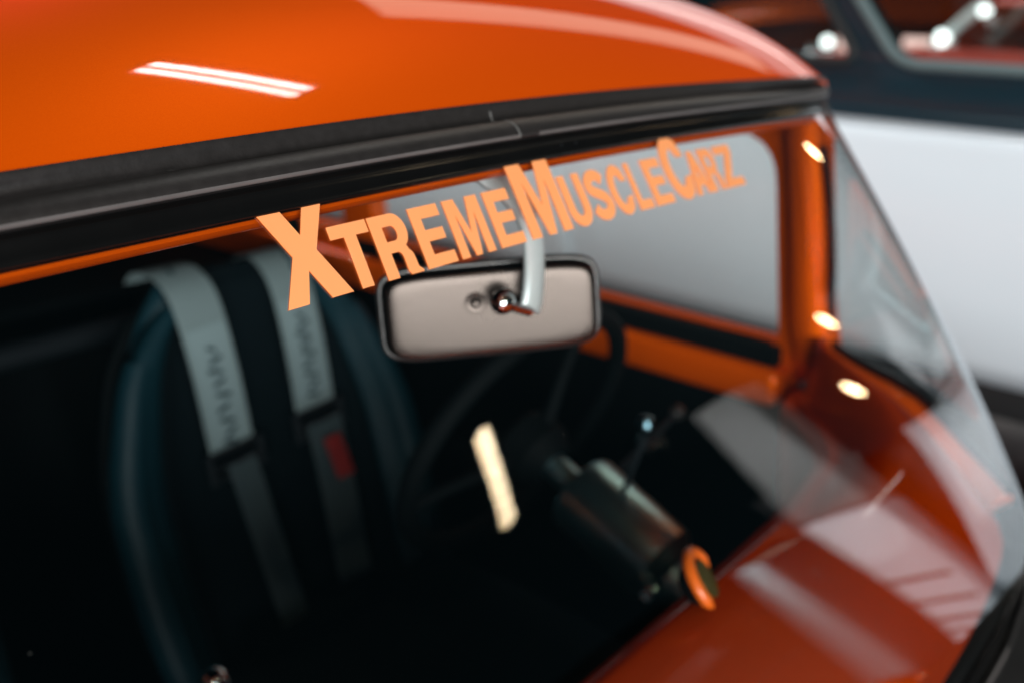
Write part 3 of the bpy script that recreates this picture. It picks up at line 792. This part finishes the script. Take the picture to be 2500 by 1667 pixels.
# ball joint and arm
ball = Vector((.0150, .0325, Z0-.1105))
lathe('ball_joint', ball-Vector((0, .002, 0)), (-.35, -.1, -.02), [(-.012, .002), (-.010, .0065), (-.005, .0092), (0, .0100), (.005, .0088), (.009, .0055), (.0105, .002)], M['chrome'], mir, 28)
tube('joint_stem', [ball+Vector((.004, -.001, -.002)), ball+Vector((.014, -.005, -.007)), ball+Vector((.024, -.009, -.010))], [.0052, .0046, .0060], M['chrome'], mir, 14)
arm = [(-.010, .036, -.004), (.004, .030, -.016), (.018, .022, -.032), (.030, .019, -.050), (.0375, .020, -.072), (.0405, .0215, -.095), (.0390, .0220, -.114), (.0365, .0220, -.120)]
def oval(name, pts, rx, rd, m, parent, seg=16):
    pts = [Vector((x, y, z+Z0)) for x, y, z in pts]
    sub = []
    for i in range(len(pts)-1):
        p0 = pts[max(i-1, 0)]; p1 = pts[i]; p2 = pts[i+1]; p3 = pts[min(i+2, len(pts)-1)]
        for k in range(4):
            t = k/4; sub.append((.5*((2*p1)+(-p0+p2)*t+(2*p0-5*p1+4*p2-p3)*t*t+(-p0+3*p1-3*p2+p3)*t**3), (i+t)/(len(pts)-1)))
    sub.append((pts[-1], 1.0)); V = []; F = []
    for i, (p, t) in enumerate(sub):
        d = (sub[min(i+1, len(sub)-1)][0]-sub[max(i-1, 0)][0]).normalized()
        s = Vector((1, .2, 0)); s = (s-d*s.dot(d)).normalized(); n = s.cross(d)
        for k in range(seg):
            w = 2*math.pi*k/seg; V.append(p+s*math.cos(w)*rx(t)+n*math.sin(w)*rd(t))
    L = len(sub)
    for i in range(L-1):
        for k in range(seg): F.append((i*seg+k, i*seg+(k+1) % seg, (i+1)*seg+(k+1) % seg, (i+1)*seg+k))
    F += [tuple(range(seg)), tuple((L-1)*seg+k for k in range(seg))]
    return link(name, V, F, m, parent, auto=math.radians(50))
oval('mirror_arm', arm, lambda t: .0150-.003*math.sin(min(1, t*1.15)*math.pi)+.004*max(0, .35-t) if t < .97 else .0105, lambda t: .0062 if t < .97 else .0042, M['satin_chrome'], mir)
oval('mount_foot', [(-.016, .040, .004), (-.012, .037, -.002), (-.006, .034, -.009)], lambda t: .019-.006*t, lambda t: .006, M['buckle'], mir)

# ------------------------------------------------------------------ VAN NEXT TO THE CAR
VX = 2.0
van = thing('two_tone_van', 'white vehicle with dark teal upper half and windows, parked beside the orange car', 'van', (VX, 1.2, 0))
def vp(name, lo, hi, m, bev=.02):
    o = box(name, lo, hi, m, None, bev, 4); return adopt(o, van)
def VZ(z): return z+Z0
# lower body side, gently barrelled, with panel seams
def lower(u, v):
    z = VZ(-.80)+(.605)*v
    y0 = -1.25-.28*(1-v)**1.3
    y = y0+(3.88-y0)*u
    x = VX+.030*(2*v-1)**2-.010+.02*smoothstep((.05-u)/.05)
    return Vector((x, y, z))
seams = [.0, .235, .55, .80, 1.0]
for k in range(4):
    a, b = seams[k]+.0006, seams[k+1]-.0006
    o = grid('lower_panel', lambda u, v: lower(a+(b-a)*u, v), [i/24 for i in range(25)], [j/12 for j in range(13)], M['van_white'], None, thick=.02)
    adopt(o, van)
vp('lower_core', (VX+.045, -1.30, VZ(-.82)), (VX+1.9, 3.86, VZ(-.20)), M['van_white'], .05)
vp('sill', (VX+.02, -1.28, VZ(-.90)), (VX+1.85, 3.8, VZ(-.802)), M['van_under'], .02)
vp('belt_moulding', (VX-.012, -1.00, VZ(-.194)), (VX+.06, 3.86, VZ(-.165)), M['van_dark'], .008)
# upper side with two window openings
win_a = rounded([(.475, -.050), (-.72, -.045), (-.72, .145), (.632, .145)], [.05, .03, .03, .03])
win_b = rounded([(2.6, -.045), (.585, -.055), (.735, .145), (2.4, .145)], [.05, .05, .03, .05])
up = plate('upper_side', [(-1.0, VZ(-.166)), (3.80, VZ(-.166)), (3.60, VZ(.20)), (-1.0, VZ(.20))], VX+.0, VX+.05, M['van_dark'], None, [[(y, VZ(z)) for y, z in win_a], [(y, VZ(z)) for y, z in win_b]], bevel=.008)
adopt(up, van)
for nm, wpoly in (('window_a', win_a), ('window_b', win_b)):
    pts = [Vector((VX-.004, y, VZ(z))) for y, z in wpoly]
    c = sum(pts, Vector())/len(pts); frm = []
    n = len(pts)
    for i in range(n):
        t = (pts[(i+1) % n]-pts[i-1]).normalized(); e = Vector((1, 0, 0)).cross(t).normalized()
        if e.dot(pts[i]-c) < 0: e = -e
        frm.append((e, Vector((-1, 0, 0))))
    fr_ = sweep('window_trim', pts, frm, [(-.006, -.006), (-.006, .010), (.002, .014), (.014, .012), (.020, .006), (.020, -.006)], M['trim'] if nm == 'window_a' else M['van_under'], None, closed=True)
    adopt(fr_, van)
    g = link('window_pane', [(VX+.02, p.y, p.z) for p in pts], [tuple(range(n))], M['van_glass'], None, smooth=False); adopt(g, van)
vp('van_roof', (VX-.01, -.98, VZ(.19)), (VX+1.6, 3.65, VZ(.25)), M['van_dark'], .03)
fp = plate('reflected_post', rounded([(-1.70, VZ(-1.06)), (-1.53, VZ(-1.06)), (-1.50, VZ(-.385)), (-1.675, VZ(-.385))], .02), VX-.03, VX+.06, M['van_white'], None, bevel=.01); adopt(fp, van)  # unseen white post, added for its stripe in the windscreen reflection
fq = plate('reflected_post_top', rounded([(-1.675, VZ(-.38)), (-1.50, VZ(-.38)), (-1.42, VZ(.16)), (-1.56, VZ(.16))], .02), VX-.03, VX+.06, M['post_dim'], None, bevel=.01); adopt(fq, van)  # top of the added post, greyed to dim its reflection
for zb in (-.98, -.93, -.88, -.80, -.70):
    vp('reflected_post_bar', (VX-.034, -1.685, VZ(zb)), (VX-.026, -1.545, VZ(zb+.016)), M['van_under'], .002)  # dark bars added to break up the post's reflection
fb = plate('reflected_stripe', rounded([(-1.885, VZ(-1.08)), (-1.815, VZ(-1.08)), (-1.80, VZ(-.45)), (-1.86, VZ(-.45))], .02), VX-.02, VX+1.7, M['trim'], None, bevel=.01); adopt(fb, van)  # second unseen stripe, added for the windscreen reflection
vp('reflection_gap', (VX+.10, -1.80, VZ(-1.0)), (VX+1.7, -1.33, VZ(-.22)), M['van_under'], .03)  # dark fill added to keep a gap between the reflected stripes
vp('van_floor', (VX+.05, -1.2, VZ(-.22)), (VX+1.85, 3.7, VZ(-.18)), M['van_under'], .01)
# wheels
for wy in (-.85, 2.9):
    t = lathe('wheel', (VX+.02, wy, .36), (1, 0, 0), [(0, .22), (.0, .34), (.03, .36), (.20, .36), (.23, .34), (.23, .22)], M['tyre'], None, 40); adopt(t, van)
    r = lathe('rim', (VX+.025, wy, .36), (1, 0, 0), [(.04, .03), (.0, .06), (.02, .10), (.03, .17), (.0, .205), (.0, .215), (.06, .216)], M['wheel'], None, 32)
    r.parent = t; r.matrix_parent_inverse = t.matrix_world.inverted() if False else Matrix.Identity(4)

# ------------------------------------------------------------------ CARS FAR BEHIND
def far_car(name, label, cx, cy, yaw, body_m, lamps, with_pillar):
    fx = -.54 if with_pillar else -.22
    T = thing(name, label, 'car', (cx, cy, 0)); T.rotation_euler.z = yaw
    # local: front towards -x, width along y
    prof = [(-2.1, .40), (-2.14, .62), (-2.08, .86), (-1.95, .93), (-.95, 1.02), (-.80, 1.03), (2.0, 1.04), (2.15, .90), (2.15, .45), (1.9, .34), (-1.8, .32)]
    def loft(nm, pr, hw, m, r=.10, taper=0.0):
        V = []; F = []; ys = [-1, -.93, -.75, 0, .75, .93, 1]
        cxm = sum(p[0] for p in pr)/len(pr); czm = sum(p[1] for p in pr)/len(pr)
        for s in ys:
            k = 1-.05*(abs(s) > .95)-.012*(abs(s) > .9)
            for x, z in pr: V.append(((x-cxm)*k+cxm, s*hw*(1-taper*max(0, z-1.0)), (z-czm)*k+czm))
        n = len(pr)
        for j in range(len(ys)-1):
            for i in range(n): F.append((j*n+i, j*n+(i+1) % n, (j+1)*n+(i+1) % n, (j+1)*n+i))
        F += [tuple(reversed(range(n))), tuple((len(ys)-1)*n+i for i in range(n))]
        o = link(nm, V, F, m, T, auto=math.radians(45))
        bm = bmesh.new(); bm.from_mesh(o.data); bmesh.ops.recalc_face_normals(bm, faces=bm.faces[:]); bm.to_mesh(o.data); bm.free()
        return o
    loft('body', prof, .90, body_m)
    loft('roof', [(fx, 1.40), (fx+.07, 1.45), (.6, 1.49), (1.25, 1.44), (1.30, 1.40)], .70, body_m, taper=.1)
    # screens and pillars
    link('windscreen', [(-.86, -.76, 1.03), (-.86, .76, 1.03), (fx, .66, 1.405), (fx, -.66, 1.405)], [(0, 1, 2, 3)], M['van_glass'], T, smooth=False)
    link('rear_screen', [(1.75, -.74, 1.04), (1.75, .74, 1.04), (1.28, .66, 1.405), (1.28, -.66, 1.405)], [(3, 2, 1, 0)], M['van_glass'], T, smooth=False)
    for s in (-1, 1):
        tube('pillar', [(-.88, s*.80, 1.02), ((fx-.86)/2, s*.745, 1.22), (fx+.02, s*.69, 1.42)], .052 if with_pillar else .03, M['pale_pillar'] if with_pillar else body_m, T, 10)
        tube('rear_pillar', [(1.80, s*.78, 1.02), (1.55, s*.735, 1.22), (1.28, s*.69, 1.42)], .045, body_m, T, 10)
        link('side_window', [(-.80, s*.82, 1.04), (1.70, s*.80, 1.05), (1.26, s*.70, 1.40), (fx+.02, s*.70, 1.40)], [(0, 1, 2, 3)], M['van_glass'], T, smooth=False)
        lathe('headlight', (-2.135, s*.62, .90 if lamps else .78), (-1, 0, 0), [(-.09, .06), (0, .06), (.02, .05), (.028, .03), (.03, .01)], M['lamp_glint'] if lamps else M['rim'], T, 24)
        if lamps: box('indicator', (-2.17, min(s*.20, s*.50), .82), (-2.11, max(s*.20, s*.50), .98), M['pink_lens'], T, .01)
        for wx in (-1.35, 1.35):
            lathe('wheel', (wx, s*.68, .32), (0, s, 0), [(0, .2), (0, .30), (.02, .32), (.18, .32), (.20, .30), (.19, .19), (.14, .05)], M['tyre'], T, 28)
    if with_pillar:      # glowing discs stand in for bright glints on the near windscreen pillar
        for px_, py_, pz_, rr in ((-.78, -.90, 1.115, .062), (-.49, -.86, 1.345, .042)):
            lathe('glowing_glint', (px_, py_, pz_), (-.35, -1, 0), [(-.07, .02), (-.04, rr*.8), (0, rr), (.012, rr*.9), (.02, rr*.3)], M['lamp_glint'], T, 20)
    box('bumper', (-2.22, -.86, .44), (-2.12, .86, .56), M['rim'], T, .03)
    box('grille', (-2.15, -.40, .60), (-2.11, .40, .72), M['van_under'], T, .01)
    return T
# facing the photographer, seen through the van's windows
far_car('dark_car', 'dark car with two lit round headlights facing us, seen through the van', 13.2, 4.76, math.radians(20), M['far_dark'], True, False)
far_car('red_car', 'red car with pale windscreen pillars, seen through the van window at far right', 9.4, 1.74, math.radians(-90), M['red'], False, True)
